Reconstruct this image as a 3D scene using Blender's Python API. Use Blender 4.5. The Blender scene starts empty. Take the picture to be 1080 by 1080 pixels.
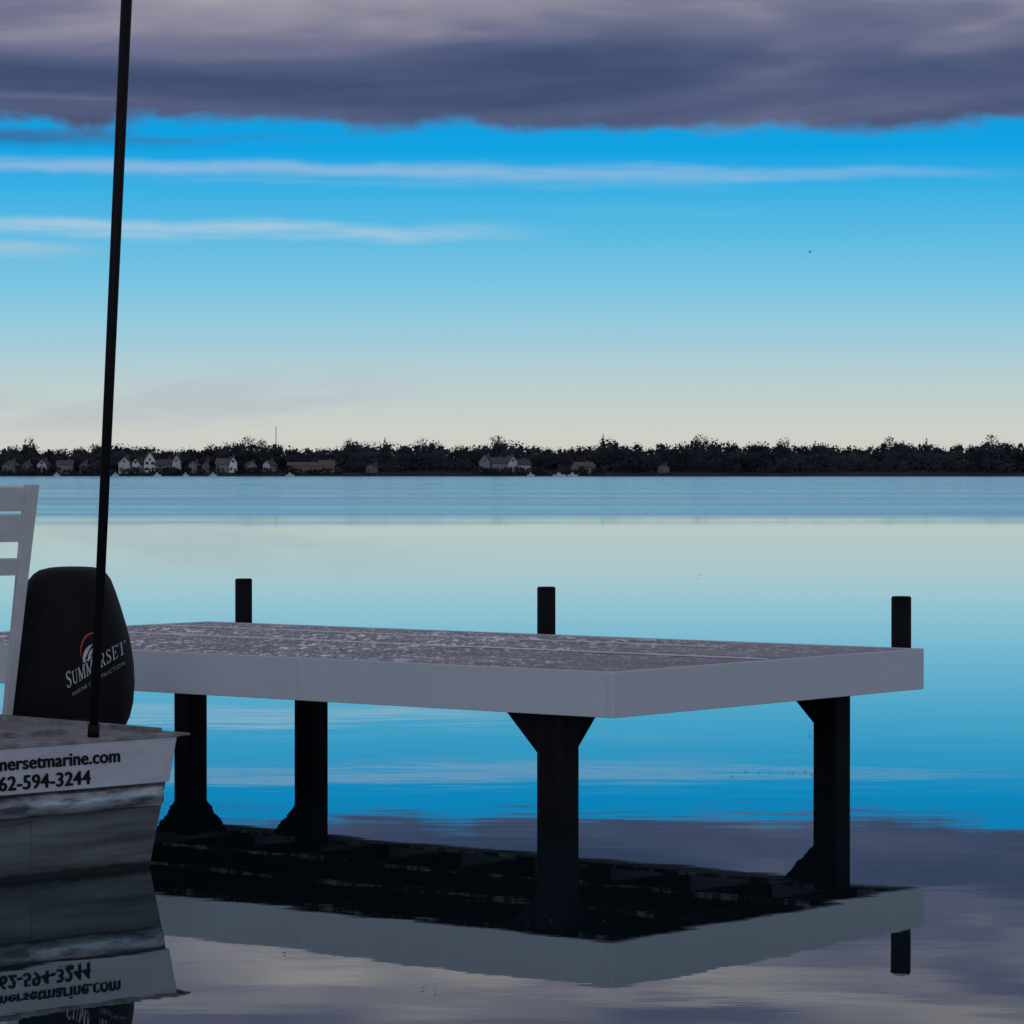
import bpy, math, random, bmesh
from mathutils import Vector, Matrix
from mathutils.bvhtree import BVHTree
random.seed(7)
scene=bpy.context.scene
col=scene.collection
F=3550.0; HZ=499.0; H=1.6

def lin(c):
    r=[]
    for v in c:
        v/=255.0
        r.append(v/12.92 if v<=0.04045 else ((v+0.055)/1.055)**2.4)
    return (r[0],r[1],r[2],1.0)

# ------------------------------------------------ mesh builder
class MB:
    def __init__(s): s.v=[]; s.f=[]
    def add(s,vs,fs):
        o=len(s.v); s.v+= [tuple(p) for p in vs]; s.f+=[tuple(i+o for i in f) for f in fs]
    def box(s,x0,x1,y0,y1,z0,z1):
        s.add([(x0,y0,z0),(x1,y0,z0),(x1,y1,z0),(x0,y1,z0),(x0,y0,z1),(x1,y0,z1),(x1,y1,z1),(x0,y1,z1)],
              [(3,2,1,0),(4,5,6,7),(0,1,5,4),(1,2,6,5),(2,3,7,6),(3,0,4,7)])
    def beam(s,p0,p1,w,t,up=(0,0,1)):
        p0=Vector(p0);p1=Vector(p1);d=(p1-p0).normalized();up=Vector(up)
        a=d.cross(up).normalized();b=a.cross(d).normalized()
        vs=[]
        for p in(p0,p1):
            for sa,sb in((-1,-1),(1,-1),(1,1),(-1,1)):
                vs.append(p+a*sa*w/2+b*sb*t/2)
        s.add(vs,[(3,2,1,0),(4,5,6,7),(0,1,5,4),(1,2,6,5),(2,3,7,6),(3,0,4,7)])
    def tube(s,p0,p1,r0,r1,n=16,cap=True):
        p0=Vector(p0);p1=Vector(p1);d=(p1-p0).normalized()
        up=Vector((0,0,1)) if abs(d.z)<.9 else Vector((1,0,0))
        a=d.cross(up).normalized();b=a.cross(d).normalized()
        vs=[]
        for p,r in((p0,r0),(p1,r1)):
            for i in range(n):
                t=2*math.pi*i/n; vs.append(p+a*math.cos(t)*r+b*math.sin(t)*r)
        fs=[(i,(i+1)%n,n+(i+1)%n,n+i) for i in range(n)]
        if cap: fs+=[tuple(range(n-1,-1,-1)),tuple(range(n,2*n))]
        s.add(vs,fs)
    def loft(s,rings,cap=True):
        n=len(rings[0]);vs=[p for r in rings for p in r];fs=[]
        for k in range(len(rings)-1):
            for i in range(n):
                fs.append((k*n+i,k*n+(i+1)%n,(k+1)*n+(i+1)%n,(k+1)*n+i))
        if cap: fs+=[tuple(range(n-1,-1,-1)),tuple(range((len(rings)-1)*n,len(rings)*n))]
        s.add(vs,fs)
    def obj(s,name,mat=None,parent=None,smooth=False,bevel=0,recalc=True):
        me=bpy.data.meshes.new(name); me.from_pydata(s.v,[],s.f); me.update()
        if recalc:
            bm=bmesh.new();bm.from_mesh(me);bmesh.ops.recalc_face_normals(bm,faces=bm.faces);bm.to_mesh(me);bm.free()
        o=bpy.data.objects.new(name,me);col.objects.link(o)
        if mat: me.materials.append(mat)
        if parent: o.parent=parent
        if smooth:
            for p in me.polygons:p.use_smooth=len(p.vertices)==4
        if bevel:
            m=o.modifiers.new("bevel",'BEVEL');m.width=bevel;m.segments=2;m.limit_method='ANGLE'
        return o
def tag(o,label=None,cat=None,group=None,kind=None):
    if label:o["label"]=label
    if cat:o["category"]=cat
    if group:o["group"]=group
    if kind:o["kind"]=kind
def empty(name,loc,rz=0,label=None,cat=None,group=None,parent=None):
    o=bpy.data.objects.new(name,None);col.objects.link(o);o.location=loc;o.rotation_euler=(0,0,rz)
    o.empty_display_size=.2
    if parent:o.parent=parent
    tag(o,label,cat,group);return o

# ------------------------------------------------ materials
def mat(name,base,rough=.6,var=None,scale=5,metal=0,bump=0,bscale=40,stretch=(1,1,1),spec=.5,lo=.35,hi=.65,detail=6):
    m=bpy.data.materials.new(name);m.use_nodes=True;nt=m.node_tree;N=nt.nodes;L=nt.links
    b=N['Principled BSDF'];b.inputs['Roughness'].default_value=rough;b.inputs['Metallic'].default_value=metal
    b.inputs['Specular IOR Level'].default_value=spec
    tc=N.new('ShaderNodeTexCoord');mp=N.new('ShaderNodeMapping');mp.inputs['Scale'].default_value=stretch
    L.new(tc.outputs['Object'],mp.inputs[0])
    if var is None: var=tuple(x*.75 for x in base)
    nz=N.new('ShaderNodeTexNoise');nz.inputs['Scale'].default_value=scale;nz.inputs['Detail'].default_value=detail
    nz.inputs['Roughness'].default_value=.65
    L.new(mp.outputs[0],nz.inputs['Vector'])
    cr=N.new('ShaderNodeValToRGB');cr.color_ramp.elements[0].position=lo;cr.color_ramp.elements[1].position=hi
    cr.color_ramp.elements[0].color=(*var[:3],1);cr.color_ramp.elements[1].color=(*base[:3],1)
    L.new(nz.outputs['Fac'],cr.inputs[0]);L.new(cr.outputs[0],b.inputs['Base Color'])
    if bump:
        n2=N.new('ShaderNodeTexNoise');n2.inputs['Scale'].default_value=bscale;n2.inputs['Detail'].default_value=5
        L.new(mp.outputs[0],n2.inputs['Vector'])
        bp=N.new('ShaderNodeBump');bp.inputs['Strength'].default_value=bump;bp.inputs['Distance'].default_value=.01
        L.new(n2.outputs['Fac'],bp.inputs['Height']);L.new(bp.outputs[0],b.inputs['Normal'])
    return m
M_fascia=mat('painted_fascia',(.41,.465,.555),.55,(.385,.435,.52),2.0,stretch=(1,1,3),bump=.10,lo=.25,hi=.75,spec=.25)
M_trim=mat('trim_paint',(.70,.73,.82),.5,(.52,.54,.61),8)
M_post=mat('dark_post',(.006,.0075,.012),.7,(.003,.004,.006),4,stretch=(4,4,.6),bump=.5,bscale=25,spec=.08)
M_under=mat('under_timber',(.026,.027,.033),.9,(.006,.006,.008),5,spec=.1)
M_glint=mat('painted_glint',(.55,.57,.62),.7,(.03,.03,.04),3,stretch=(1,2.5,1),spec=.2,lo=.50,hi=.62)  # broken pale streaks, light glints painted as colour for the dock underside
M_white=mat('white_chair_paint',(.46,.49,.56),.5,(.38,.40,.46),9,bump=.1)
M_cowl=mat('black_cowl',(.0045,.0055,.009),.75,(.003,.0035,.006),10,bump=.3,bscale=22,spec=.14)
M_black=mat('black_rubber',(.006,.006,.008),.6,None,9,spec=.2)
M_pole=mat('black_pole',(.005,.005,.008),.6,None,9,spec=.12)
M_letterw=mat('white_lettering',(.38,.41,.47),.6,(.28,.30,.35),60)
M_letterr=mat('red_lettering',(.34,.03,.03),.6,None,30)
M_letterk=mat('black_lettering',(.008,.009,.012),.6,None,30,spec=.1)
M_board=mat('boat_side_panel',(.39,.43,.51),.5,(.31,.34,.41),4,stretch=(1,1,3),bump=.1,spec=.3)
M_rail=mat('rub_rail',(.42,.45,.50),.30,(.08,.085,.10),5,metal=.75,bump=.3,bscale=10,stretch=(.6,1,3),spec=.5,lo=.42,hi=.6)
M_bdeck=mat('boat_deck',(.22,.23,.26),.8,(.09,.095,.11),14,bump=.5,bscale=60)
M_trunk=mat('bark',(.05,.046,.048),.9)
M_conifer=mat('conifer_foliage',(.032,.038,.046),.95,(.018,.022,.028),.3,spec=.03)
M_land=mat('shore_grass',(.035,.038,.042),.95,(.015,.017,.02),.05,spec=.05)
M_roofs=[mat('roof_shingle',c,.9,None,.6) for c in((.06,.065,.08),(.10,.085,.08),(.045,.05,.06))]
M_win=mat('window_glass',(.02,.025,.035),.2,None,1)
M_door=mat('door_paint',(.08,.05,.045),.6,None,1)
def wallmat(c): return mat('house_siding',c,.8,tuple(x*.7 for x in c),.5)
def leafmat():
    m=bpy.data.materials.new('hazed_autumn_foliage');m.use_nodes=True;nt=m.node_tree;N=nt.nodes;L=nt.links
    N.remove(N['Principled BSDF']);out=N['Material Output']
    g=N.new('ShaderNodeNewGeometry')
    nz=N.new('ShaderNodeTexNoise');nz.inputs['Scale'].default_value=.07;nz.inputs['Detail'].default_value=3;L.new(g.outputs['Position'],nz.inputs['Vector'])
    cr=N.new('ShaderNodeValToRGB');cr.color_ramp.elements[0].position=.38;cr.color_ramp.elements[1].position=.64
    cr.color_ramp.elements[0].color=(.028,.036,.053,1);cr.color_ramp.elements[1].color=(.072,.082,.108,1)  # lighter blue-grey tones put distance haze into the leaf colour
    L.new(nz.outputs['Fac'],cr.inputs[0])
    d=N.new('ShaderNodeBsdfDiffuse');t=N.new('ShaderNodeBsdfTranslucent');mx=N.new('ShaderNodeMixShader');mx.inputs[0].default_value=.5
    L.new(cr.outputs[0],d.inputs[0]);L.new(cr.outputs[0],t.inputs[0]);L.new(d.outputs[0],mx.inputs[1]);L.new(t.outputs[0],mx.inputs[2]);L.new(mx.outputs[0],out.inputs[0]);return m
M_leaf=leafmat()

def hullmat():
    m=mat('weathered_aluminium',(.125,.135,.155),.42,(.040,.045,.056),3.2,metal=.45,bump=.12,bscale=3,stretch=(.3,1,3.6),spec=.4,lo=.38,hi=.62)
    nt=m.node_tree;N=nt.nodes;L=nt.links;b=N['Principled BSDF']
    src=b.inputs['Base Color'].links[0].from_socket
    tc=N.new('ShaderNodeTexCoord');sx=N.new('ShaderNodeSeparateXYZ');L.new(tc.outputs['Object'],sx.inputs[0])
    nz=N.new('ShaderNodeTexNoise');nz.inputs['Scale'].default_value=9;L.new(tc.outputs['Object'],nz.inputs['Vector'])
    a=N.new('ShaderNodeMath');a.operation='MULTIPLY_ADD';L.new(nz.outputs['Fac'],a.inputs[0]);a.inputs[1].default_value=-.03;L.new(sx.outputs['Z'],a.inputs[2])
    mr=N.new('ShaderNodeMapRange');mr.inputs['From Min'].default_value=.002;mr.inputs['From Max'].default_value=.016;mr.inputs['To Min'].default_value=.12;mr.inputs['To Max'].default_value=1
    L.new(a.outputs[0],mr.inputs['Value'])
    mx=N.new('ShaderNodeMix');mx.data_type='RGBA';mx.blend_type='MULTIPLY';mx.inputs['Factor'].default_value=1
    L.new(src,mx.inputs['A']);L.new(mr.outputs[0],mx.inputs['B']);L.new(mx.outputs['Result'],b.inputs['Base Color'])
    return m
M_hull=hullmat()

def deckmat():
    m=bpy.data.materials.new('worn_deck_boards');m.use_nodes=True;nt=m.node_tree;N=nt.nodes;L=nt.links
    b=N['Principled BSDF'];b.inputs['Roughness'].default_value=.75;b.inputs['Specular IOR Level'].default_value=.15
    tc=N.new('ShaderNodeTexCoord')
    def noise(sc,st,det=6,ro=.7,rot=0):
        mp=N.new('ShaderNodeMapping');mp.vector_type='POINT'
        r=N.new('ShaderNodeVectorRotate');r.rotation_type='Z_AXIS';r.inputs['Angle'].default_value=rot
        L.new(tc.outputs['Object'],r.inputs['Vector']);mp.inputs['Scale'].default_value=st;L.new(r.outputs[0],mp.inputs[0])
        n=N.new('ShaderNodeTexNoise');n.inputs['Scale'].default_value=sc;n.inputs['Detail'].default_value=det;n.inputs['Roughness'].default_value=ro
        L.new(mp.outputs[0],n.inputs['Vector']);return n.outputs['Fac']
    def ramp(s,a,bb,c0,c1):
        r=N.new('ShaderNodeValToRGB');r.color_ramp.elements[0].position=a;r.color_ramp.elements[1].position=bb
        r.color_ramp.elements[0].color=c0;r.color_ramp.elements[1].color=c1;L.new(s,r.inputs[0]);return r.outputs[0]
    def mul(a,c):
        n=N.new('ShaderNodeMath');n.operation='MULTIPLY';L.new(a,n.inputs[0]);L.new(c,n.inputs[1]);return n.outputs[0]
    def mx(f,a,c):
        n=N.new('ShaderNodeMix');n.data_type='RGBA';L.new(f,n.inputs['Factor'])
        L.new(a,n.inputs['A']);n.inputs['B'].default_value=c;return n.outputs['Result']
    R=.894
    base=ramp(noise(2.0,(1,.5,1),4),.35,.65,(.185,.200,.232,1),(.27,.29,.33,1))
    sp=ramp(noise(1,(20,4.5,1),4,.7,R),.56,.58,(0,0,0,1),(1,1,1,1))
    sp2=ramp(noise(1,(48,12,1),3,.7,R),.58,.61,(0,0,0,1),(1,1,1,1))
    patch=ramp(noise(1.6,(1,1,1),3,.6),.42,.56,(.12,.12,.12,1),(1,1,1,1))
    sx=N.new('ShaderNodeSeparateXYZ');L.new(tc.outputs['Object'],sx.inputs[0])
    mr=N.new('ShaderNodeMapRange');mr.inputs['From Min'].default_value=-.2;mr.inputs['From Max'].default_value=2.2;mr.inputs['To Min'].default_value=.12
    L.new(sx.outputs['Y'],mr.inputs['Value'])
    dk=ramp(noise(1,(40,12,1),4,.8,R),.56,.64,(0,0,0,1),(.5,.5,.5,1))
    c=mx(dk,base,(.12,.13,.15,1))
    c=mx(mul(mul(sp,patch),mr.outputs[0]),c,(.84,.88,.96,1))
    c=mx(mul(sp2,mr.outputs[0]),c,(.76,.80,.88,1))
    L.new(c,b.inputs['Base Color'])
    bp=N.new('ShaderNodeBump');bp.inputs['Strength'].default_value=.5;bp.inputs['Distance'].default_value=.006
    L.new(noise(25,(1,.3,1)),bp.inputs['Height']);L.new(bp.outputs[0],b.inputs['Normal'])
    return m
M_deck=deckmat()

# ------------------------------------------------ WATER
def water():
    m=bpy.data.materials.new('lake_water');m.use_nodes=True;nt=m.node_tree;N=nt.nodes;L=nt.links
    N.remove(N['Principled BSDF']);out=N['Material Output']
    g=N.new('ShaderNodeNewGeometry');sx=N.new('ShaderNodeSeparateXYZ');L.new(g.outputs['Position'],sx.inputs[0])
    def noise(st,det=3,ro=.5):
        mp=N.new('ShaderNodeMapping');mp.inputs['Scale'].default_value=st;L.new(g.outputs['Position'],mp.inputs[0])
        n=N.new('ShaderNodeTexNoise');n.inputs['Scale'].default_value=1;n.inputs['Detail'].default_value=det;n.inputs['Roughness'].default_value=ro
        L.new(mp.outputs[0],n.inputs['Vector']);return n.outputs['Fac']
    def ma(op,a,b=None,c=None,cl=False):
        n=N.new('ShaderNodeMath');n.operation=op;n.use_clamp=cl
        for i,x in enumerate((a,b,c)):
            if x is None:continue
            if isinstance(x,(int,float)):n.inputs[i].default_value=x
            else:L.new(x,n.inputs[i])
        return n.outputs[0]
    def mrange(v,a,b,c,d,sm=True):
        n=N.new('ShaderNodeMapRange');n.interpolation_type='SMOOTHSTEP' if sm else 'LINEAR'
        L.new(v,n.inputs['Value']);
        for k,x in zip(('From Min','From Max','To Min','To Max'),(a,b,c,d)):n.inputs[k].default_value=x
        return n.outputs[0]
    inv=ma('DIVIDE',100.0,sx.outputs['Y'])
    wob=ma('MULTIPLY_ADD',noise((.02,.012,0),4,.6),.5,-.25)
    q=ma('ADD',inv,wob)
    windy=mrange(q,1.06,.72,0,1)
    streak=mrange(noise((.0035,.018,0),6,.75),.40,.62,.25,1.0)
    rough=ma('MULTIPLY',ma('MULTIPLY',windy,streak),.28)
    rough=ma('ADD',rough,.006)
    h=ma('ADD',noise((.8,1.3,0),2,.5),ma('MULTIPLY',noise((3.2,7,0),3,.55),.12))
    bp=N.new('ShaderNodeBump');bp.inputs['Strength'].default_value=1;
    L.new(h,bp.inputs['Height'])
    d=ma('MULTIPLY_ADD',mrange(noise((.12,.3,0),3,.5),.48,.66,0,1),.0010,.0009)
    d=ma('MULTIPLY',d,mrange(inv,2.4,5.6,.13,1))
    L.new(d,bp.inputs['Distance'])
    gl=N.new('ShaderNodeBsdfGlossy');gl.distribution='GGX'
    cm_=N.new('ShaderNodeMix');cm_.data_type='RGBA';L.new(windy,cm_.inputs['Factor']);cm_.inputs['A'].default_value=(.90,1.0,1.0,1);cm_.inputs['B'].default_value=(.62,.88,1.0,1)
    L.new(cm_.outputs['Result'],gl.inputs['Color'])
    L.new(rough,gl.inputs['Roughness']);L.new(bp.outputs[0],gl.inputs['Normal'])
    di=N.new('ShaderNodeBsdfDiffuse');di.inputs['Color'].default_value=(.004,.012,.018,1)
    fr=N.new('ShaderNodeFresnel');fr.inputs['IOR'].default_value=1.33
    # near the surface normal the lake is dark, toward grazing it mirrors
    fac=mrange(fr.outputs[0],.36,.80,.40,.93,False)
    fac=ma('MAXIMUM',ma('MINIMUM',fac,.99),.04)
    mx=N.new('ShaderNodeMixShader');L.new(fac,mx.inputs[0]);L.new(di.outputs[0],mx.inputs[1]);L.new(gl.outputs[0],mx.inputs[2])
    L.new(mx.outputs[0],out.inputs[0]);return m
w=MB();w.add([(-3500,-60,0),(3500,-60,0),(3500,1712,0),(-3500,1712,0)],[(0,1,2,3)])
wo=w.obj('water',water());tag(wo,kind='structure')

w=MB();nx=160
prof=[(1700,-.6),(1704,.5),(1716,1.6),(1735,3.0),(1800,5.0),(2200,6.0),(9000,6.0)]
vs=[];fs=[]
for i in range(nx+1):
    X=-3500+7000*i/nx
    for (y,z) in prof: vs.append((X,y+ (3*math.sin(X*.021)+2*math.sin(X*.057) if y<1790 else 0),z+(.3*math.sin(X*.09) if 1<z<4.9 else 0)))
for i in range(nx):
    for j in range(len(prof)-1):
        a=i*len(prof)+j;fs.append((a,a+len(prof),a+len(prof)+1,a+1))
w.add(vs,fs);lo=w.obj('ground',M_land,smooth=True);tag(lo,kind='structure')

# ------------------------------------------------ FAR WOODS
tops=[(-500,463),(-200,462),(0,469),(30,464),(50,471),(90,472),(120,464),(150,467),(185,472),(215,467),(262,462),(290,466),(310,470),(335,473),(350,470),(370,463),(400,461),(420,467),(440,463),(470,464),(492,469),(510,463),(530,459),(560,464),(600,469),(620,465),(637,460),(660,465),(690,465),(715,462),(740,458),(765,461),(790,464),(820,461),(840,466),(870,465),(905,470),(925,464),(950,461),(975,464),(1000,470),(1020,463),(1050,459),(1080,464),(1300,463),(1600,465)]
def topz(px,Y):
    y=465
    for (a,ya),(b,yb) in zip(tops,tops[1:]):
        if a<=px<=b:
            y=ya+(yb-ya)*(px-a)/(b-a);break
    return H+(HZ-y)/F*Y
def crown(mb,c,r,n,size,bare=.3,inner=.25,outer=1.02):
    for i in range(n):
        while True:
            p=Vector((random.uniform(-1,1),random.uniform(-1,1),random.uniform(-1,1)))
            l=p.length
            if inner<l<=1:break
        if outer>1 and random.random()<.5:p=p.normalized()*random.uniform(.7,outer)
        q=Vector((c[0]+p.x*r[0],c[1]+p.y*r[1],c[2]+p.z*r[2]))
        s=size*random.uniform(.5,1.3)
        if random.random()<bare:
            d=Vector((p.x*.7,p.y*.7,abs(p.z)+.5)).normalized()*s*1.5
            sd=Vector((1,0,0))*s*.13
            mb.add([q-sd,q+sd,q+d],[(0,1,2)])
        else:
            a=Vector((random.uniform(-1,1),random.uniform(-1,1),random.uniform(-1,1))).normalized()
            b=a.cross(Vector((random.uniform(-1,1),random.uniform(-1,1),random.uniform(-1,1)))).normalized()
            mb.add([q-a*s*.6,q+b*s*.6,q+a*s*.6,q-b*s*.45],[(0,1,2,3)])
mb=MB()
X=-470
while X<470:
    for row,(Y,fr) in enumerate(((1790,1.0),(1762,.90),(1742,.66))):
        x=X+random.uniform(-3,3);px=540+x/Y*F
        t=topz(px,Y);base=3.5
        ht=(t-base)*fr*random.uniform(.78,1.03)
        rw=random.uniform(3.8,8.2)
        cz=base+ht*.56;yy=Y+random.uniform(-6,6)
        crown(mb,(x,yy,cz),(rw,rw,ht*.44),170,.85,.12)
        crown(mb,(x,yy,cz-ht*.03),(rw*.8,rw*.8,ht*.36),60,2.4,0,.0,1)
        mb.tube((x,Y,base-1.5),(x,Y,cz+ht*.2),.35,.1,5,False)
        crown(mb,(x+random.uniform(-4,4),Y-4,base+ht*.20),(5,3.5,ht*.26),55,2.4,.03)
    X+=5.4
X=-460
house_spans=[(0,365),(498,650)]
while X<460:
    px=540+X/1712*F
    ins=any(a<px<b for a,b in house_spans)
    hh=random.uniform(1.6,4.2) if ins else random.uniform(5,10)
    if not ins or random.random()<.7:
        crown(mb,(X,1724+random.uniform(-5,5) if not ins else 1711,1.4+hh*.45),(random.uniform(2,5),3,hh*.55),70,1.1,.06)
    X+=random.uniform(2.5,4.5)
wd=mb.obj('woods',M_leaf,recalc=False);tag(wd,'dark late autumn woods lining the far lakeshore','woods',kind='stuff')

def bare_tree(px,Y,ytop,wid,kind='bare'):
    x=(px-540)/F*Y; zt=H+(HZ-ytop)/F*Y; base=3
    e=empty('tree' if kind=='bare' else 'pine_tree',(x,Y,base-1.0),0,
        'tall bare tree standing on the far wooded shore' if kind=='bare' else 'dark pointed evergreen tree on the far shore','tree','trees on the far shore')
    hgt=zt-base+1
    t=MB();t.tube((0,0,-.5),(0,0,hgt*.8),.4,.12,7)
    c=MB()
    if kind=='bare':
        for i in range(16):
            z=hgt*random.uniform(.3,.8);a=random.uniform(0,6.28);l=wid*random.uniform(.5,1)*(1.1-z/hgt*.6)
            p=Vector((math.cos(a)*l,math.sin(a)*l,z+l*.9));t.tube((0,0,z),p,.14,.04,5)
            for j in range(8):
                d=Vector((random.uniform(-1,1),random.uniform(-1,1),random.uniform(.1,1.3)))*wid*.3
                s=Vector((0,0,z)).lerp(p,random.uniform(.4,1));c.tube(s,s+d,.07,.03,3,False)
        crown(c,(0,0,hgt*.72),(wid*.85,wid*.85,hgt*.27),150,.8,.35)
    else:
        for i in range(220):
            q=random.random();z=hgt*(.15+.85*q);r=wid*(1-q)*random.uniform(.4,1.05)+.15;a=random.uniform(0,6.28)
            p=Vector((math.cos(a)*r,math.sin(a)*r,z));s=.9*(1.15-q)
            c.add([p+Vector((-s,0,.2*s)),p+Vector((s,0,-.1*s)),p+Vector((0,s,-.6*s)),p+Vector((0,-.2*s,.8*s))],[(0,1,3),(0,2,1),(1,2,3)])
    t.obj('trunk',M_trunk,e);c.obj('crown',M_leaf if kind=='bare' else M_conifer,e,recalc=False)
for px,yt,wd_,k in((31,460,4,'bare'),(100,467,5,'bare'),(262,459,5,'bare'),(276,462,4,'bare'),(368,462,4,'bare'),(406,461,3,'pine'),(445,461,4,'bare'),(524,457,5,'bare'),(636,457,3.2,'pine'),(648,463,3,'pine'),(739,456,5,'bare'),(827,460,4,'bare'),(938,460,4,'bare'),(977,461,3,'pine'),(1046,457,5,'bare')):
    bare_tree(px,1748,yt,wd_,k)

# ------------------------------------------------ HOUSES
def house(px,wpx,ybase,ywall,yroof,wallc,roofi=0,front=True,Y=1718,nwin=3,label=None,chim=True,depth=9):
    S=Y/F; x=(px-540)*S; wdt=wpx*S; z0=max(0.8,H+(HZ-ybase)*S-1.0); zw=H+(HZ-ywall)*S; zr=H+(HZ-yroof)*S
    e=empty('house',(x,Y,z0),random.uniform(-.35,.35),label or 'lakeside house with pitched roof on the far shore','house','houses along the far shore')
    hw=wdt/2; h1=zw-z0; h2=zr-z0; M=wallmat(wallc)
    wmb=MB();rmb=MB();o=.6
    if front:
        wmb.add([(-hw,0,-1),(hw,0,-1),(hw,0,h1),(0,0,h2),(-hw,0,h1),(-hw,depth,-1),(hw,depth,-1),(hw,depth,h1),(0,depth,h2),(-hw,depth,h1)],
          [(0,1,2,3,4),(9,8,7,6,5),(1,6,7,2),(5,0,4,9),(2,7,8,3),(3,8,9,4)])
        k=(h2-h1)/hw
        for s in(-1,1):
            a=[(0,-o,h2+.05),(s*(hw+o),-o,h1-k*o+.05),(s*(hw+o),depth+o,h1-k*o+.05),(0,depth+o,h2+.05)]
            rmb.add(a+[(p[0],p[1],p[2]+.3) for p in a],[(0,1,2,3),(7,6,5,4),(0,4,5,1),(1,5,6,2),(2,6,7,3)])
    else:
        m=depth/2
        wmb.add([(-hw,0,-1),(hw,0,-1),(hw,0,h1),(-hw,0,h1),(-hw,depth,-1),(hw,depth,-1),(hw,depth,h1),(-hw,depth,h1),(-hw,m,h2),(hw,m,h2)],
          [(0,1,2,3),(5,4,7,6),(1,5,6,9,2),(4,0,3,8,7),(3,2,9,8),(6,7,8,9)])
        k=(h2-h1)/m
        for s in(0,1):
            yo=-o if s==0 else depth+o
            a=[(-hw-o,m,h2+.05),(-hw-o,yo,h1-k*o+.05),(hw+o,yo,h1-k*o+.05),(hw+o,m,h2+.05)]
            rmb.add(a+[(p[0],p[1],p[2]+.3) for p in a],[(0,1,2,3),(7,6,5,4),(0,4,5,1),(1,5,6,2),(2,6,7,3)])
    wmb.obj('wall',M,e);ro=rmb.obj('roof',M_roofs[roofi],e)
    if chim:
        c=MB();c.box(hw*.35,hw*.35+.9,depth*.5,depth*.5+.9,h1,h2+1.0);c.box(hw*.35-.12,hw*.35+1.02,depth*.5-.12,depth*.5+1.02,h2+1.0,h2+1.2);c.obj('chimney',M_roofs[1],ro)
    rows=[1.2] if h1<4.6 else [1.0,3.9]
    for r,zz in enumerate(rows):
        for i in range(nwin):
            cx=-hw+wdt*(i+.5)/nwin; ww=min(1.8,wdt/nwin*.6)
            if r==0 and i==nwin//2:
                d=MB();d.box(cx-.5,cx+.5,-.06,0.02,.0,2.1);d.obj('door',M_door,e);continue
            if zz+1.5>h1: continue
            b=MB();b.box(cx-ww/2,cx+ww/2,-.08,.02,zz,zz+1.5)
            b.obj('window',M_win,e)
    if front and h2-h1>2:
        b=MB();b.box(-.6,.6,-.08,.02,h1+.1,h1+1.3);b.obj('window',M_win,e)
W=(.62,.65,.74);G=(.18,.20,.25);B=(.20,.135,.10);T=(.27,.23,.20);C=(.40,.43,.50);D=(.11,.12,.15)
house(9,14,497,491,486,D,0,True,nwin=2,label='dim grey gabled lakeside house among bare trees')
house(27,8,497,491,487,D,0,True,nwin=2,label='dim grey gabled lakeside house among bare trees')
house(44,10,497,490,485,C,2,True,nwin=2,label='small pale lakeside cottage with dark roof')
house(68,16,497,490,486,G,0,False,label='dim grey wide lakeside house among bare trees')
house(88,8,497,491,487,D,2,True,nwin=2,label='dim grey gabled lakeside house among bare trees')
house(131,12,496,488,482,C,0,True,nwin=2,label='pale two storey gabled house on the far shore')
house(143,9,496,489,484,W,2,True,1722,2,label='narrow white gabled house with dark roof')
house(158,12,496,486,477,W,0,True,1724,2,label='tall white gabled house with steep roof')
house(172,17,497,490,485,G,2,False,label='grey wide lakeside house with dark roof')
house(186,9,496,487,480,C,0,True,nwin=2,label='pale narrow gabled house beside larger houses')
house(203,9,497,491,487,G,0,True,nwin=2,label='small grey gabled cottage on the far shore')
house(217,8,497,491,486,D,2,True,nwin=2,label='small grey gabled cottage on the far shore')
house(236,17,497,489,484,G,1,False,label='wide dim grey lakeside house with brown roof')
house(246,8,496,488,482,W,0,True,1716,2,label='small white gabled cottage on the far shore')
house(266,10,497,491,487,G,0,True,nwin=2,label='small grey gabled cottage on the far shore')
house(281,8,497,490,486,C,0,True,nwin=2,label='small pale gabled cottage on the far shore')
house(322,36,497,491,488,B,1,False,nwin=7,label='long low brown lakeside building with flat-pitched roof',chim=False)
house(345,15,497,491,486,T,1,False,label='low tan lakeside house on the far shore')
house(392,12,498,493,489,D,2,True,nwin=2,label='dim grey lakeside cottage half hidden by trees')
house(511,12,496,487,480,G,0,True,nwin=2,label='grey blue house with steep front gable')
house(527,16,496,488,483,G,0,False,nwin=4,label='wide grey blue two storey lakeside house')
house(541,10,496,487,481,C,0,True,nwin=2,label='pale grey house with steep front gable')
house(554,12,497,490,485,C,2,False,nwin=2,label='wide pale grey two storey lakeside house')
house(618,20,497,492,488,T,1,False,nwin=4,label='low tan lakeside house near moored boats')
house(700,12,498,493,490,D,2,True,nwin=2,label='dim grey lakeside cottage half hidden by trees')

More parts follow.
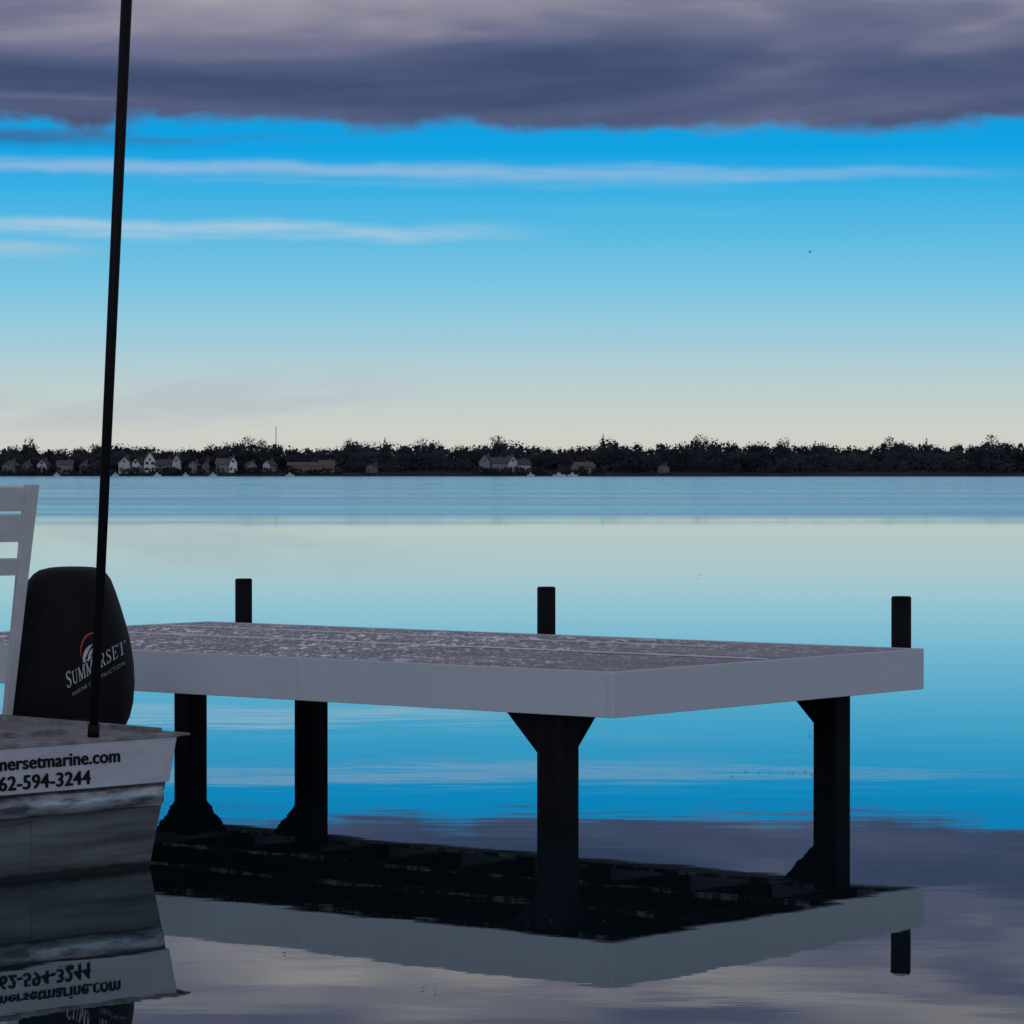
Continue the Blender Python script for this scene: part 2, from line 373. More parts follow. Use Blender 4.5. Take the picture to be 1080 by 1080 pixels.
def farboat(px,lpx,Y=1690):
    S=Y/F;x=(px-540)*S;l=lpx*S
    e=empty('moored_boat',(x,Y,0),0,'small white boat moored along the far shore','boat','boats moored at the far shore')
    h=MB();rs=[]
    for t,wf in((-.5,.8),(-.2,1),(.2,.9),(.42,.5),(.5,.08)):
        rs.append([(t*l,-1.1*wf,.9),(t*l,-.8*wf,-.2),(t*l,.8*wf,-.2),(t*l,1.1*wf,.9)])
    h.loft(rs);h.obj('hull',wallmat((.5,.52,.58)),e)
    c=MB();c.add([(-.2*l,-.8,.9),(.15*l,-.8,.9),(.15*l,.8,.9),(-.2*l,.8,.9),(-.18*l,-.7,1.9),(.06*l,-.7,1.9),(.06*l,.7,1.9),(-.18*l,.7,1.9)],[(4,5,6,7),(0,1,5,4),(1,2,6,5),(2,3,7,6),(3,0,4,7)])
    c.obj('cabin',wallmat((.4,.42,.48)),e)
for px,l in((590,14),(604,11),(560,8),(306,9),(166,8),(122,7),(225,8),(196,6),(60,7)): farboat(px,l)

mb=MB();Y=1760;x=(291-540)/F*Y;zt=H+(HZ-450)/F*Y
for a in range(3):
    t=a*2.094;mb.tube((.5*math.cos(t),.5*math.sin(t),0),(.25*math.cos(t),.25*math.sin(t),zt),.07,.05,5)
for i in range(16):
    z=zt*i/16
    for a in range(3):
        t=a*2.094;t2=(a+1)*2.094;r=.5-.25*i/16
        mb.tube((r*math.cos(t),r*math.sin(t),z),(r*math.cos(t2),r*math.sin(t2),z+zt/16),.04,.04,4)
o=mb.obj('radio_mast',M_trunk);o.location=(x,Y,0);tag(o,'thin lattice radio mast rising above the treeline','mast')

# ------------------------------------------------ DOCK
N0=(.434,15.068,0);ang=math.atan2(.78,.626)
LW=2.58;LL=4.93;ZT=.71;ZB=.504
dock=empty('dock',N0,ang,'wooden dock platform with pale fascia on dark square posts','dock')
mb=MB();nb=18;bw=(LW-.04)/nb
for i in range(nb):
    x0=.02+i*bw
    for (a,b) in((0.012,1.865),(1.872,3.6),(3.607,LL-.012)):
        dz=random.uniform(-.0012,.0012)
        mb.box(x0+.0012,x0+bw-.0012,a,b,ZT-.03,ZT-.003+dz)
mb.obj('deck',M_deck,dock)
mb=MB();mb.box(LW/2-.014,LW/2+.014,.03,LL-.03,ZT-.001,ZT+.004);mb.box(LW*.80-.010,LW*.80+.010,.9,LL-.03,ZT-.001,ZT+.003)
mb.obj('joint_strip',M_trim,dock)
t=.038
def fas(x0,x1,y0,y1,n='fascia'):
    b=MB();b.box(x0,x1,y0,y1,ZB,ZT);b.obj(n,M_fascia,dock,bevel=.003)
fas(-t+.02,.02,0.0,1.8697);fas(-t+.02,.02,1.8700,LL)
fas(-t+.02,LW+t-.02,-t-.001,-.001)
fas(LW-.02,LW+t-.02,0,LL);fas(-t+.02,LW+t-.02,LL+.001,LL+t)
for i in range(9):
    y=.35+i*(LL-.7)/8
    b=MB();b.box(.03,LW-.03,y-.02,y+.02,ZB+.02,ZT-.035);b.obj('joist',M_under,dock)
for x in(.16,.95,1.7,LW-.16):
    b=MB();b.box(x,x+.010,.06,LL-.06,ZB+.002,ZB+.018);b.obj('beam',M_glint,dock)  # thin strips added under the dock, their pale colour imitates light glints
gs=.22
def post(u,v,g):
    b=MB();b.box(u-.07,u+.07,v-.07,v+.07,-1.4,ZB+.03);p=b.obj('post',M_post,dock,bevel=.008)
    for (du,dv) in g:
        q=MB();th=.02
        if dv:
            a=[(u-th,v+dv*.07,ZB+.0),(u-th,v+dv*(.07+gs),ZB+.0),(u-th,v+dv*.07,ZB-gs)];c=[(x+2*th,y,z) for x,y,z in a]
        else:
            a=[(u+du*.07,v-th,ZB+.0),(u+du*(.07+gs),v-th,ZB+.0),(u+du*.07,v-th,ZB-gs)];c=[(x,y+2*th,z) for x,y,z in a]
        q.add(a+c,[(0,1,2),(5,4,3),(0,3,4,1),(1,4,5,2),(2,5,3,0)]);q.obj('brace',M_post,dock)
post(.09,.36,[(0,1),(1,0)])
post(2.48,.44,[(0,1)])
post(2.4,3.97,[(0,1)])
post(2.3,4.84,[(0,-1),(-1,0)])
post(.09,4.6,[(1,0)])
for v in(.13,2.44,4.74):
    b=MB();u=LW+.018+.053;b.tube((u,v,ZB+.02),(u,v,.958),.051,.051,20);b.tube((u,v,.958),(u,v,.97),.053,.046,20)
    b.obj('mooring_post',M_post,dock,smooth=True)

# ------------------------------------------------ BOAT
ba=math.atan2(.714,.70);B0=(-1.383,13.75,0)
boat=empty('work_boat',B0,ba,'flat aluminium work boat with lettered side panel and black outboard','boat')
BW=2.1;BL=6.0;ZD=.53
def endx(z): return -.120+.120*z/ZD
left=[(.03,-.25),(.006,-.1),(.004,.05),(.004,.20),(.004,.235),(.004,ZD-.012)]
pr=left+[(BW-y,z) for y,z in reversed(left)]
r1=[(endx(z)-.004,y,z) for y,z in pr];r0=[(-BL,y,z) for y,z in pr]
steps=[r0]
for k in range(1,7):
    f=k/7;steps.append([(a[0]+(b[0]-a[0])*f,a[1],a[2]) for a,b in zip(r0,r1)])
steps.append(r1);mb=MB();mb.loft(steps)
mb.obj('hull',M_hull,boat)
mb=MB()
for x in(-.72,-1.9,-3.1): mb.tube((x,.006,.0),(x,.002,.235),.004,.004,6)
mb.obj('weld_seam',M_hull,boat)
mb=MB();rs=[]
for f,x in((1,-BL),(1,endx(.29)-.035),(.75,endx(.29)-.012),(.25,endx(.29)+.001)):
    ring=[]
    for i in range(20):
        q=2*math.pi*i/20;ring.append((x,.012-.040*f*math.copysign(abs(math.cos(q))**.8,math.cos(q)),.290+.047*(.5+.5*f)*math.copysign(abs(math.sin(q))**.8,math.sin(q))))
    rs.append(ring)
mb.loft(rs);mb.obj('rub_rail',M_rail,boat,smooth=True)
mb=MB();z0,z1=.342,ZD-.004
a=[(-BL,-.016,z0),(endx(z0)+.006,-.016,z0),(endx(z1)+.006,-.016,z1),(-BL,-.016,z1)]
c=[(x,.002,z) for x,y,z in a];mb.add(a+c,[(0,1,2,3),(7,6,5,4),(0,4,5,1),(1,5,6,2),(2,6,7,3),(3,7,4,0)])
mb.obj('side_panel',M_board,boat,bevel=.003)
mb=MB();a=[(endx(-.2)+.004,.02,-.2),(endx(-.2)+.004,BW-.02,-.2),(endx(.5)+.004,BW,.5),(endx(.5)+.004,.0,.5)]
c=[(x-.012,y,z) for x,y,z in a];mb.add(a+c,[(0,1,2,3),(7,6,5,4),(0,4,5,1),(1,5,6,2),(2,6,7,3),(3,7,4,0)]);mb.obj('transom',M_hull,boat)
mb=MB();mb.box(-BL,.02,-.022,BW+.02,ZD-.006,ZD+.010);mb.box(.02,.07,-.022,.35,ZD-.004,ZD+.006);mb.obj('deck',M_bdeck,boat,bevel=.002)
mb=MB()
mb.box(-1.9,-.35,.25,.30,ZD+.01,ZD+.03);mb.box(-.06,-.02,.05,BW-.05,ZD+.01,ZD+.028)
mb.obj('deck_trim',M_bdeck,boat)
mb=MB();mb.tube((-.9,.12,ZD+.01),(-.9,.12,ZD+.045),.012,.012,8);mb.tube((-.97,.12,ZD+.05),(-.83,.12,ZD+.05),.010,.010,8);mb.obj('cleat',M_rail,boat)

def text_mesh(s,size,extr=0.0,off=0.0,spacing=1.0):
    cu=bpy.data.curves.new('t','FONT');cu.body=s;cu.size=size;cu.extrude=extr;cu.offset=off;cu.space_character=spacing
    o=bpy.data.objects.new('t',cu);col.objects.link(o)
    bpy.context.view_layer.update()
    me=bpy.data.meshes.new_from_object(o.evaluated_get(bpy.context.evaluated_depsgraph_get()))
    vs=[Vector(v.co) for v in me.vertices];fs=[tuple(p.vertices) for p in me.polygons]
    bpy.data.objects.remove(o);return vs,fs
def ux(px):
    r=(px-540)/F
    return -(B0[0]-r*B0[1])/(.70-r*.714)
def side_text(s,vis,size,pxr,z,kk):
    v1,_=text_mesh(vis,size,0,0,1.04);w1=max(v.x for v in v1)-min(v.x for v in v1)
    k=(ux(pxr)-ux(0))/w1*kk
    vs,fs=text_mesh(s,size,0,0,1.04)
    xm=max(v.x for v in vs);mb=MB()
    for i,(dx,dz) in enumerate(((0,0),(-.0036,.0),(.0036,.0),(0,.0016),(0,-.0016),(-.0018,.001),(.0018,-.001))):
        mb.add([(ux(pxr)-.016+(v.x-xm)*k+dx,-.0185-i*.0003,z+v.y+dz) for v in vs],fs)
    mb.obj('lettering',M_letterk,boat,recalc=False)
side_text('www.summersetmarine.com','nersetmarine.com',.074,126,.440,1.0)
side_text('262-594-3244','62-594-3244',.078,95,.361,1.01)

# outboard motor
S=1.6/385.0
mloc=Vector((.35,1.10,0))
motor=empty('outboard_motor',mloc,0,None,None,None,boat)
motor.rotation_euler=(0,0,-ba)
rows=[(598,62,90,.14),(598.8,52,99,.24),(601,43,106,.33),(605,37,111,.38),(612,31,116,.42),(625,25,121,.45),(640,21,126,.47),(660,17,132,.49),(680,14,137,.50),(700,12,140,.51),(722,11,141,.51),(742,11,139.5,.50),(757,12,136,.48),(768,14,131,.46),(780,20,121,.42),(792,32,106,.3)]
rings=[]
for (y,xl,xr,dp) in reversed(rows):
    cx=((xl+xr)/2-78)*S;hw=(xr-xl)/2*S;z=(884-y)*S;ring=[]
    for i in range(48):
        t=2*math.pi*i/48;e=2/2.5
        c=math.cos(t);s=math.sin(t)
        ring.append((cx+hw*math.copysign(abs(c)**e,c),dp*.62*math.copysign(abs(s)**e,s),z))
    rings.append(ring)
mb=MB();mb.loft(rings);cowl=mb.obj('cowl',M_cowl,motor,smooth=True)
mb=MB()
rs=[]
for z,wx,wy in((.42,.11,.15),(.3,.08,.13),(0,.06,.11),(-.2,.045,.10)):
    rs.append([(wx*math.cos(q),wy*math.sin(q),z) for q in[2*math.pi*i/20 for i in range(20)]])
mb.loft(list(reversed(rs)));mb.box(-.13,.13,-.12,.22,-.215,-.2)
mb.tube((0,-.2,-.36),(0,.25,-.36),.03,.06,14);mb.box(-.012,.012,-.1,.16,-.55,-.2)
mb.obj('drive_leg',M_black,motor)
mb=MB();mb.box(-.12,.12,-.34,-.1,.27,.36);mb.box(-.10,.10,-.40,-.33,.25,.55);mb.obj('clamp_bracket',M_black,motor)
mb=MB()
for k in range(3):
    a=k*2.094
    vs=[]
    for r,wd2,tw in((.03,.03,.9),(.09,.08,.6),(.16,.05,.4)):
        for s in(-1,1):
            ang2=a+s*wd2/r*.4 if r>.05 else a+s*.5
            vs.append((r*math.cos(ang2),.28+s*.03*tw,-.36+r*math.sin(ang2)))
    mb.add(vs,[(0,1,3,2),(2,3,5,4)])
mb.tube((0,.25,-.36),(0,.33,-.36),.045,.03,12);mb.obj('propeller',M_rail,motor,recalc=False)
bpy.context.view_layer.update()
me=cowl.data;bvh=BVHTree.FromPolygons([v.co for v in me.vertices],[tuple(p.vertices) for p in me.polygons])
mw=(boat.matrix_basis@Matrix.Translation(mloc)).translation
def M2(px,py):
    r=(px-540)/F;y=mw.y-.27
    return Vector((r*y-mw.x,0,H+(HZ-py)/F*y))
def wrap(vs,fs,origin,ang,shear,name,m,lift=.004,xs=1.0):
    bm=bmesh.new();b=[bm.verts.new((v.x*xs,v.y,v.z)) for v in vs]
    for f in fs:
        try:bm.faces.new([b[i] for i in f])
        except ValueError:pass
    bmesh.ops.triangulate(bm,faces=bm.faces)
    ct,st=math.cos(ang),math.sin(ang)
    for v in bm.verts:
        X=v.co.x*ct;Z=v.co.x*st+v.co.y;ex=v.co.z
        X+=v.co.y*shear
        P=Vector((origin.x+X,-2,origin.z+Z))
        hit=bvh.ray_cast(P,Vector((0,1,0)))
        y=hit[0].y-lift-ex if hit[0] else -.2
        v.co=(P.x,y,P.z)
    me2=bpy.data.meshes.new(name);bm.to_mesh(me2);bm.free()
    o=bpy.data.objects.new(name,me2);col.objects.link(o);me2.materials.append(m);o.parent=motor;return o
pm=.00408
th=math.radians(32)
def serif_word(word,width,big=1.0,small=.82):
    V=[];Fc=[];cnt=[0]
    def quad(p,x):
        o=len(V);lf=.00004*(cnt[0]%40);cnt[0]+=1
        for a,b in p:V.append(Vector((x+a,b,lf)))
        Fc.append((o,o+1,o+2,o+3))
    def stroke(x,x0,y0,x1,y1,w):
        d=Vector((x1-x0,y1-y0));n=Vector((-d.y,d.x)).normalized()*w/2
        quad([(x0-n.x,y0-n.y),(x1-n.x,y1-n.y),(x1+n.x,y1+n.y),(x0+n.x,y0+n.y)],x)
    K=.13;T=.06
    def ser(x,cx,y,w=.15,up=1):
        quad([(cx-w,y),(cx+w,y),(cx+w,y+T*up),(cx-w,y+T*up)],x)
    def curve(x,pts,ws):
        for i in range(len(pts)-1):
            (ax,ay),(bx,by)=pts[i],pts[i+1];d=Vector((bx-ax,by-ay));n=Vector((-d.y,d.x)).normalized()
            quad([(ax-n.x*ws[i]/2,ay-n.y*ws[i]/2),(bx-n.x*ws[i+1]/2,by-n.y*ws[i+1]/2),(bx+n.x*ws[i+1]/2,by+n.y*ws[i+1]/2),(ax+n.x*ws[i]/2,ay+n.y*ws[i]/2)],x)
    x=0
    for i,ch in enumerate(word):
        s=big if i==0 else small
        V0=len(V)
        if ch=='M':
            w=.98;stroke(0,.14,0,.14,1,T+.02);stroke(0,.16,1,.47,.05,K);stroke(0,.47,.05,.80,1,T+.01);stroke(0,.84,0,.84,1,K)
            for c_,ww in((.14,.13),(.84,.16)):ser(0,c_,0,ww);
            ser(0,.12,1,.13,-1);ser(0,.86,1,.15,-1)
        elif ch=='U':
            w=.80;curve(0,[(.18,1),(.18,.35),(.22,.16),(.32,.05),(.44,.03),(.56,.08),(.63,.2),(.65,.38),(.65,1)],[K,K,K*.95,.10,.08,T,T,T,T])
            ser(0,.18,1,.16,-1);ser(0,.65,1,.13,-1)
        elif ch=='E':
            w=.68;stroke(0,.2,0,.2,1,K);stroke(0,.06,.035,.62,.035,T);stroke(0,.06,.965,.6,.965,T);stroke(0,.2,.51,.48,.51,T)
            stroke(0,.60,.0,.63,.24,T);stroke(0,.58,1,.59,.78,T);stroke(0,.48,.40,.48,.62,T*.8)
        elif ch=='T':
            w=.72;stroke(0,.36,0,.36,1,K);stroke(0,.03,.965,.69,.965,T);stroke(0,.05,1,.04,.76,T);stroke(0,.67,1,.68,.76,T);ser(0,.36,0,.17)
        elif ch=='R':
            w=.78;stroke(0,.2,0,.2,1,K);ser(0,.2,0,.16);ser(0,.15,1,.11,-1)
            curve(0,[(.2,.965),(.40,.965),(.53,.90),(.58,.75),(.53,.58),(.40,.50),(.2,.50)],[T,T,.10,K,.10,T,T]);stroke(0,.38,.5,.66,.02,K*.95);ser(0,.70,0,.09)
        else:
            w=.62;curve(0,[(.52,.80),(.44,.93),(.30,.98),(.16,.92),(.11,.77),(.17,.63),(.31,.53),(.46,.42),(.53,.27),(.47,.10),(.31,.02),(.16,.07),(.08,.22)],[.04,.06,.07,.09,.12,.14,.15,.15,.13,.10,.07,.06,.04])
            stroke(0,.53,.98,.53,.74,.045);stroke(0,.08,.02,.08,.26,.045)
        for v in V[V0:]:
            v.x=x+v.x*s;v.y*=s
        x+=w*s+.07
    k=width/x
    for v in V:v.x*=k
    return V,Fc
vs,fs=serif_word('SUMMERSET',57*pm/math.cos(th))
for v in vs:v.y*=17*pm
wrap(vs,fs,M2(72,726),th,-.12,'lettering',M_letterw)
def fit(s,width,height,sp=1.05):
    vs,fs=text_mesh(s,1.0,0,0,sp)
    x0=min(v.x for v in vs);x1=max(v.x for v in vs);y0=min(v.y for v in vs);y1=max(v.y for v in vs)
    return [Vector(((v.x-x0)/(x1-x0)*width,(v.y-y0)/(y1-y0)*height,0)) for v in vs],fs
vs,fs=fit('MARINE CONSTRUCTION',50*pm/math.cos(th),4.0*pm,1.15)
wrap(vs,fs,M2(78,734),th,-.12,'lettering',mat('grey_lettering',(.24,.26,.30),.6,None,60))
def arc(cx,cy,r0,r1,a0,a1,n=18,sx=1):
    vs=[];fs=[]
    for i in range(n+1):
        a=math.radians(a0+(a1-a0)*i/n);k=math.sin(math.pi*i/n)
        rr=r0+(r1-r0)*(.5-.5*k);ro=r1-(r1-r0)*(.5-.5*k)
        vs+= [Vector((cx+rr*math.cos(a)*sx,cy+rr*math.sin(a),0)),Vector((cx+ro*math.cos(a)*sx,cy+ro*math.sin(a),0))]
    for i in range(n):fs.append((2*i,2*i+1,2*i+3,2*i+2))
    return vs,fs
E=M2(98,687)
vs,fs=arc(0,0,18*pm,20.5*pm,55,205,26,.62);wrap(vs,fs,E,0,0,'emblem',M_letterr,.005)
vsA=[];fsA=[]
for q_,(dx0,dx1,h,wd3) in enumerate(((-9,1,17,4.0),(-4,6,14,3.0),(-10,8,5,2.2))):
    n=10;o_=len(vsA)
    for i in range(n+1):
        f=i/n;x=dx0+(dx1-dx0)*(f**1.8 if h>8 else f);y=-9+h*math.sin(f*math.pi/2);w3=wd3*math.sin(math.pi*min(1,f*.9+.08))
        vsA+=[Vector(((x-w3*.5)*pm,y*pm,.0003*q_)),Vector(((x+w3*.5)*pm,(y-w3*.4)*pm,.0003*q_))]
    fsA+=[(o_+2*i,o_+2*i+1,o_+2*i+3,o_+2*i+2) for i in range(n)]
wrap(vsA,fsA,E,math.radians(15),0,'emblem',M_letterw,.006)

# ------------------------------------------------ POLE
mbp=MB();c=math.cos(ba);s=math.sin(ba)
lx,ly=ux(103),.03
bx=B0[0]+lx*c-ly*s;by=B0[1]+lx*s+ly*c
mbp.tube((0,0,.0),(.0465*3.6,-.0,3.6),.0185,.0235,16)
mbp.tube((0,0,0),(.0465*.05,0,.05),.024,.024,16)
po=mbp.obj('pole',M_pole,smooth=True);po.location=(bx,by,ZD+.012)
tag(po,'tall slim black pole standing upright on the boat edge','pole')

# ------------------------------------------------ CHAIR
Yc=14.55;Sx=Yc/F
def PW(px,py): return Vector(((px-540)*Sx,0,H+(HZ-py)*Sx))
cb=PW(7,764);ct=PW(41,511)
chair=empty('slatted_chair',(cb.x,Yc,ZD+.012),0,'white slatted chair standing on the boat deck','chair')
sd=Vector((-.85,-.53,0))
nn=Vector((.53,-.85,0))
Hc=ct.z-(ZD+.012);lean=(ct.x-cb.x)/.53
def bp_(f,sl): return nn*(lean*f)+sd*sl+Vector((0,0,Hc*f))
WdC=.62
mb=MB()
for sl in(0,WdC):
    p=bp_(-.0,sl);q=bp_(1.0,sl);rs=[]
    for pt,wh in((p,.018),(bp_(.6,sl),.024),(q,.030)):
        rs.append([pt+sd*sa*wh+nn*sb*.018 for sa,sb in((-1,-1),(1,-1),(1,1),(-1,1))])
    mb.loft(rs)
mb.obj('back_leg',M_white,chair,bevel=.003)
up=(bp_(1,0)-bp_(0,0)).normalized()
mb=MB()
def fy(y): return (764-y)/(764-511)
for ya,yb in((513,539),(543,572)):
    f=fy((ya+yb)/2);hh=(yb-ya)*Sx
    a=bp_(f,.01);b=bp_(f,WdC-.01)
    mb.beam(a,b,.018,hh,up)
mb.obj('backrest',M_white,chair,bevel=.003)
mb=MB();f=fy(599)
a=bp_(f,.01);b=bp_(f,WdC-.01)
mb.beam(a,b,.018,18*Sx,up)
zs=a.z+.02
for k in range(5):
    o_=-nn*(.03+k*.095+.045);pa=Vector((a.x,a.y,zs))+o_;pb=Vector((b.x,b.y,zs))+o_
    mb.beam(pa,pb,.085,.022)
mb.obj('seat',M_white,chair,bevel=.003)
mb=MB()
for sl in(.03,WdC-.03):
    base=bp_(f,sl)-nn*.48;mb.beam((base.x,base.y,0),(base.x,base.y,zs-.012),.05,.035,nn)
mb.obj('front_leg',M_white,chair,bevel=.003)

# ------------------------------------------------ BIRD & floating leaves
def bird(px,py,Y,span,rz,lab):
    b=MB();s=span
    rs=[]
    for t,r in((-.5,.01),(-.3,.06),(0,.09),(.25,.07),(.4,.05),(.5,.012)):
        rs.append([(t*s*.6,r*s*math.cos(q)*.8,r*s*math.sin(q)) for q in[2*math.pi*i/8 for i in range(8)]])
    b.loft(rs)
    for k in(-1,1):
        b.add([(.1*s,0,.03*s),(.12*s,k*.25*s,.16*s),(.02*s,k*.5*s,.10*s),(-.06*s,k*.25*s,.15*s),(-.1*s,0,.03*s)],[(0,1,3,4),(1,2,3)])
    b.add([(-.28*s,0,0),(-.42*s,.07*s,.01*s),(-.42*s,-.07*s,.01*s)],[(0,1,2)])
    o=b.obj('bird',M_black,recalc=False);o.location=((px-540)/F*Y,Y,H+(HZ-py)/F*Y);o.rotation_euler=(0,0,rz);tag(o,lab,'bird')
bird(854,266,260,.45,.6,'small dark bird flying over the lake')
mb=MB()
for (px,py,n,sp) in((830,817,14,60),(650,908,6,40),(737,608,2,2),(455,1046,3,12),(600,975,5,60),(340,1005,3,50)):
    for i in range(n):
        x_=px+random.uniform(-sp,sp);y_=py+random.uniform(-3,3);Y=F*H/(y_-HZ);X=(x_-540)/F*Y
        s=random.uniform(.006,.016)*Y/16;a=random.uniform(0,3.14)
        mb.add([(X+s*math.cos(a),Y+s*math.sin(a),.004),(X-s*.5*math.sin(a),Y+s*.5*math.cos(a),.007),(X-s*math.cos(a),Y-s*math.sin(a),.004),(X+s*.5*math.sin(a),Y-s*.5*math.cos(a),.006)],[(0,1,2,3)])
o=mb.obj('floating_leaves',M_trunk,recalc=False);tag(o,'scattered small dark leaves floating on the lake','leaves',kind='stuff')

# ------------------------------------------------ WORLD
wd_=bpy.data.worlds.new('World');scene.world=wd_;wd_.use_nodes=True
nt=wd_.node_tree;N=nt.nodes;L=nt.links;bg=N['Background']
tc=N.new('ShaderNodeTexCoord');nv=N.new('ShaderNodeVectorMath');nv.operation='NORMALIZE';L.new(tc.outputs['Generated'],nv.inputs[0])
sx=N.new('ShaderNodeSeparateXYZ');L.new(nv.outputs[0],sx.inputs[0]);X_,Y_,Z_=sx.outputs
def ma(op,a,b=None,c=None,cl=False):
    n=N.new('ShaderNodeMath');n.operation=op;n.use_clamp=cl
    for i,x in enumerate((a,b,c)):
        if x is None:continue
        if isinstance(x,(int,float)):n.inputs[i].default_value=x
        else:L.new(x,n.inputs[i])
    return n.outputs[0]
def noise(st,det=5,ro=.55,off=(0,0,0),dist=0):
    mp=N.new('ShaderNodeMapping');mp.inputs['Scale'].default_value=st;mp.inputs['Location'].default_value=off;L.new(nv.outputs[0],mp.inputs[0])
    n=N.new('ShaderNodeTexNoise');n.inputs['Scale'].default_value=1;n.inputs['Detail'].default_value=det;n.inputs['Roughness'].default_value=ro;n.inputs['Distortion'].default_value=dist
    L.new(mp.outputs[0],n.inputs['Vector']);return n.outputs['Fac']
def mr(v,a,b,c=0,d=1,sm=True):
    n=N.new('ShaderNodeMapRange');n.interpolation_type='SMOOTHSTEP' if sm else 'LINEAR';n.clamp=True
    if isinstance(v,(int,float)):n.inputs['Value'].default_value=v
    else:L.new(v,n.inputs['Value'])
    for k,x in zip(('From Min','From Max','To Min','To Max'),(a,b,c,d)):n.inputs[k].default_value=x
    return n.outputs[0]
def mix(f,a,b):
    n=N.new('ShaderNodeMix');n.data_type='RGBA'
    if isinstance(f,(int,float)):n.inputs['Factor'].default_value=f
    else:L.new(f,n.inputs['Factor'])
    for k,x in(('A',a),('B',b)):
        if isinstance(x,tuple):n.inputs[k].default_value=x
        else:L.new(x,n.inputs[k])
    return n.outputs['Result']
def ramp(v,els):
    r=N.new('ShaderNodeValToRGB');cr=r.color_ramp
    while len(cr.elements)<len(els):cr.elements.new(.5)
    for e,(p,c) in zip(cr.elements,els):e.position=p;e.color=c
    L.new(v,r.inputs[0]);return r.outputs[0]
def zy(y): return (HZ-y)/F
zn=ma('DIVIDE',Z_,.125)
g=ramp(zn,[(0,lin((206,203,194))),(zy(455)/.125,lin((206,207,200))),(zy(400)/.125,lin((184,206,209))),(zy(350)/.125,lin((154,202,220))),(zy(300)/.125,lin((122,195,225))),(zy(250)/.125,lin((92,186,226))),(zy(200)/.125,lin((56,175,227))),(zy(160)/.125,lin((18,162,226))),(1.0,lin((4,146,217)))])
az=ma('DIVIDE',X_,ma('MAXIMUM',Y_,.05))
def pxaz(px):return (px-540)/F
hz=ma('MULTIPLY',mr(noise((14,14,60),4,.55,(3,1,2)),.42,.62),ma('MULTIPLY',mr(Z_,.008,.018),mr(Z_,.036,.022)))
hz=ma('MULTIPLY',hz,mr(az,pxaz(560),pxaz(300)))
g=mix(ma('MULTIPLY',hz,.4),g,lin((172,180,192)))
fine=noise((14,14,220),5,.6,(5,2,1))
wob0=noise((22,22,60),3,.6,(1,2,1));wn0=noise((9,9,30),2,.6,(5,1,1))
def streak(y0,slope,wpx,xa,xb,amp,colr,g,soft=120):
    c=ma('MULTIPLY_ADD',az,slope,zy(y0))
    d=ma('ABSOLUTE',ma('SUBTRACT',ma('ADD',Z_,ma('MULTIPLY_ADD',wob0,.006,-.003)),c))
    wn=ma('MULTIPLY_ADD',wn0,1.6,.1)
    m=mr(ma('DIVIDE',d,ma('MULTIPLY',wn,wpx/F)),1.4,.0)
    if xa is not None:m=ma('MULTIPLY',m,mr(az,pxaz(xa-soft),pxaz(xa+soft)))
    m=ma('MULTIPLY',m,mr(az,pxaz(xb+soft),pxaz(xb-soft)))
    m=ma('MULTIPLY',m,mr(fine,.3,.6,.3,1))
    m=ma('MULTIPLY',m,ma('GREATER_THAN',Y_,.2))
    return mix(ma('MULTIPLY',m,amp),g,colr)
g=streak(183,-.010,10,None,980,.62,lin((160,190,220)),g,160)
g=streak(196,-.010,6,200,700,.30,lin((150,188,220)),g,160)
g=streak(246,-.004,11,None,490,.80,lin((180,204,222)),g,130)
g=streak(268,0,11,None,80,.7,lin((170,198,216)),g,70)
g=streak(222,-.01,6,600,760,.15,lin((150,200,225)),g,150)
g=streak(157,-.01,10,None,130,.75,lin((48,98,150)),g,160)
g=streak(149,0,6,None,330,.45,lin((68,110,160)),g,80)
e1=noise((20,20,40),5,.6,(1,7,3),.3)
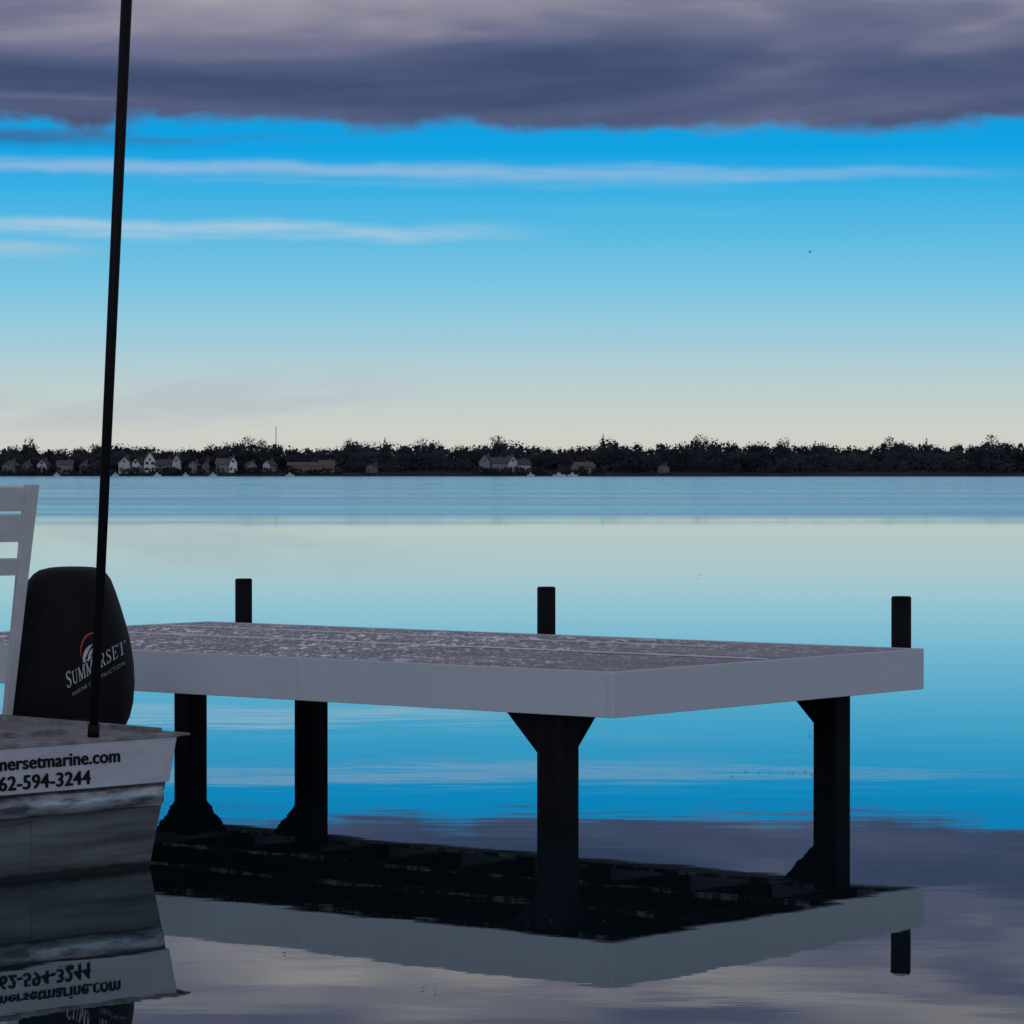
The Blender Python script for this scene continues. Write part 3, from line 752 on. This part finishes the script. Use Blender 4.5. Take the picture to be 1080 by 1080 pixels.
cz=ma('ADD',Z_,ma('MULTIPLY_ADD',e1,.022,-.0110))
cm=mr(cz,.0988,.1042)
b1=noise((5,5,40),4,.48,(4.2,1.3,.8),.7)
b2=noise((22,22,90),4,.5,(1,2,6),.5)
bv=ma('ADD',ma('MULTIPLY',b1,.86),ma('MULTIPLY',b2,.14))
bv=ma('ADD',bv,ma('MULTIPLY',mr(Z_,.115,.142,-1,1),.08))
bv=ma('ADD',bv,ma('MULTIPLY',mr(Z_,.137,.165),.07))
cc=ramp(bv,[(.32,lin((66,80,112))),(.44,lin((84,94,126))),(.54,lin((112,115,142))),(.64,lin((154,149,163))),(.75,lin((196,186,186)))])
sky=N.new('ShaderNodeTexSky');sky.sky_type='NISHITA';sky.sun_disc=False
skc=N.new('ShaderNodeMix');skc.data_type='RGBA';skc.blend_type='MULTIPLY';skc.inputs['Factor'].default_value=1;L.new(sky.outputs[0],skc.inputs['A']);skc.inputs['B'].default_value=(.08,.08,.08,1)
brk=mr(noise((2.2,2.2,5),3,.6,(3,3,3)),.48,.62)
upper=mix(ma('MULTIPLY',brk,mr(Z_,.22,.45)),cc,skc.outputs['Result'])
full=mix(cm,g,upper)
L.new(full,bg.inputs['Color']);bg.inputs['Strength'].default_value=1.0
try:
    wd_.cycles.sampling_method='MANUAL';wd_.cycles.sample_map_resolution=256
except Exception: pass

sl=bpy.data.lights.new('sun','SUN');sl.energy=.42;sl.angle=math.radians(14);sl.color=(1,.97,.95)
so=bpy.data.objects.new('sun',sl);col.objects.link(so)
dirv=Vector((-.08,-.93,.32)).normalized()
so.rotation_euler=dirv.to_track_quat('Z','Y').to_euler()
sky.sun_elevation=math.asin(dirv.z);sky.sun_rotation=math.atan2(dirv.x,dirv.y)

scene.view_settings.view_transform='Standard'
cam=bpy.data.cameras.new('Camera');co=bpy.data.objects.new('Camera',cam);col.objects.link(co)
cam.sensor_width=36;cam.lens=36*F/1080;cam.clip_end=20000;cam.clip_start=.1
co.location=(0,0,H);co.rotation_euler=(math.radians(90)-math.atan(41/F),0,0)
scene.camera=co
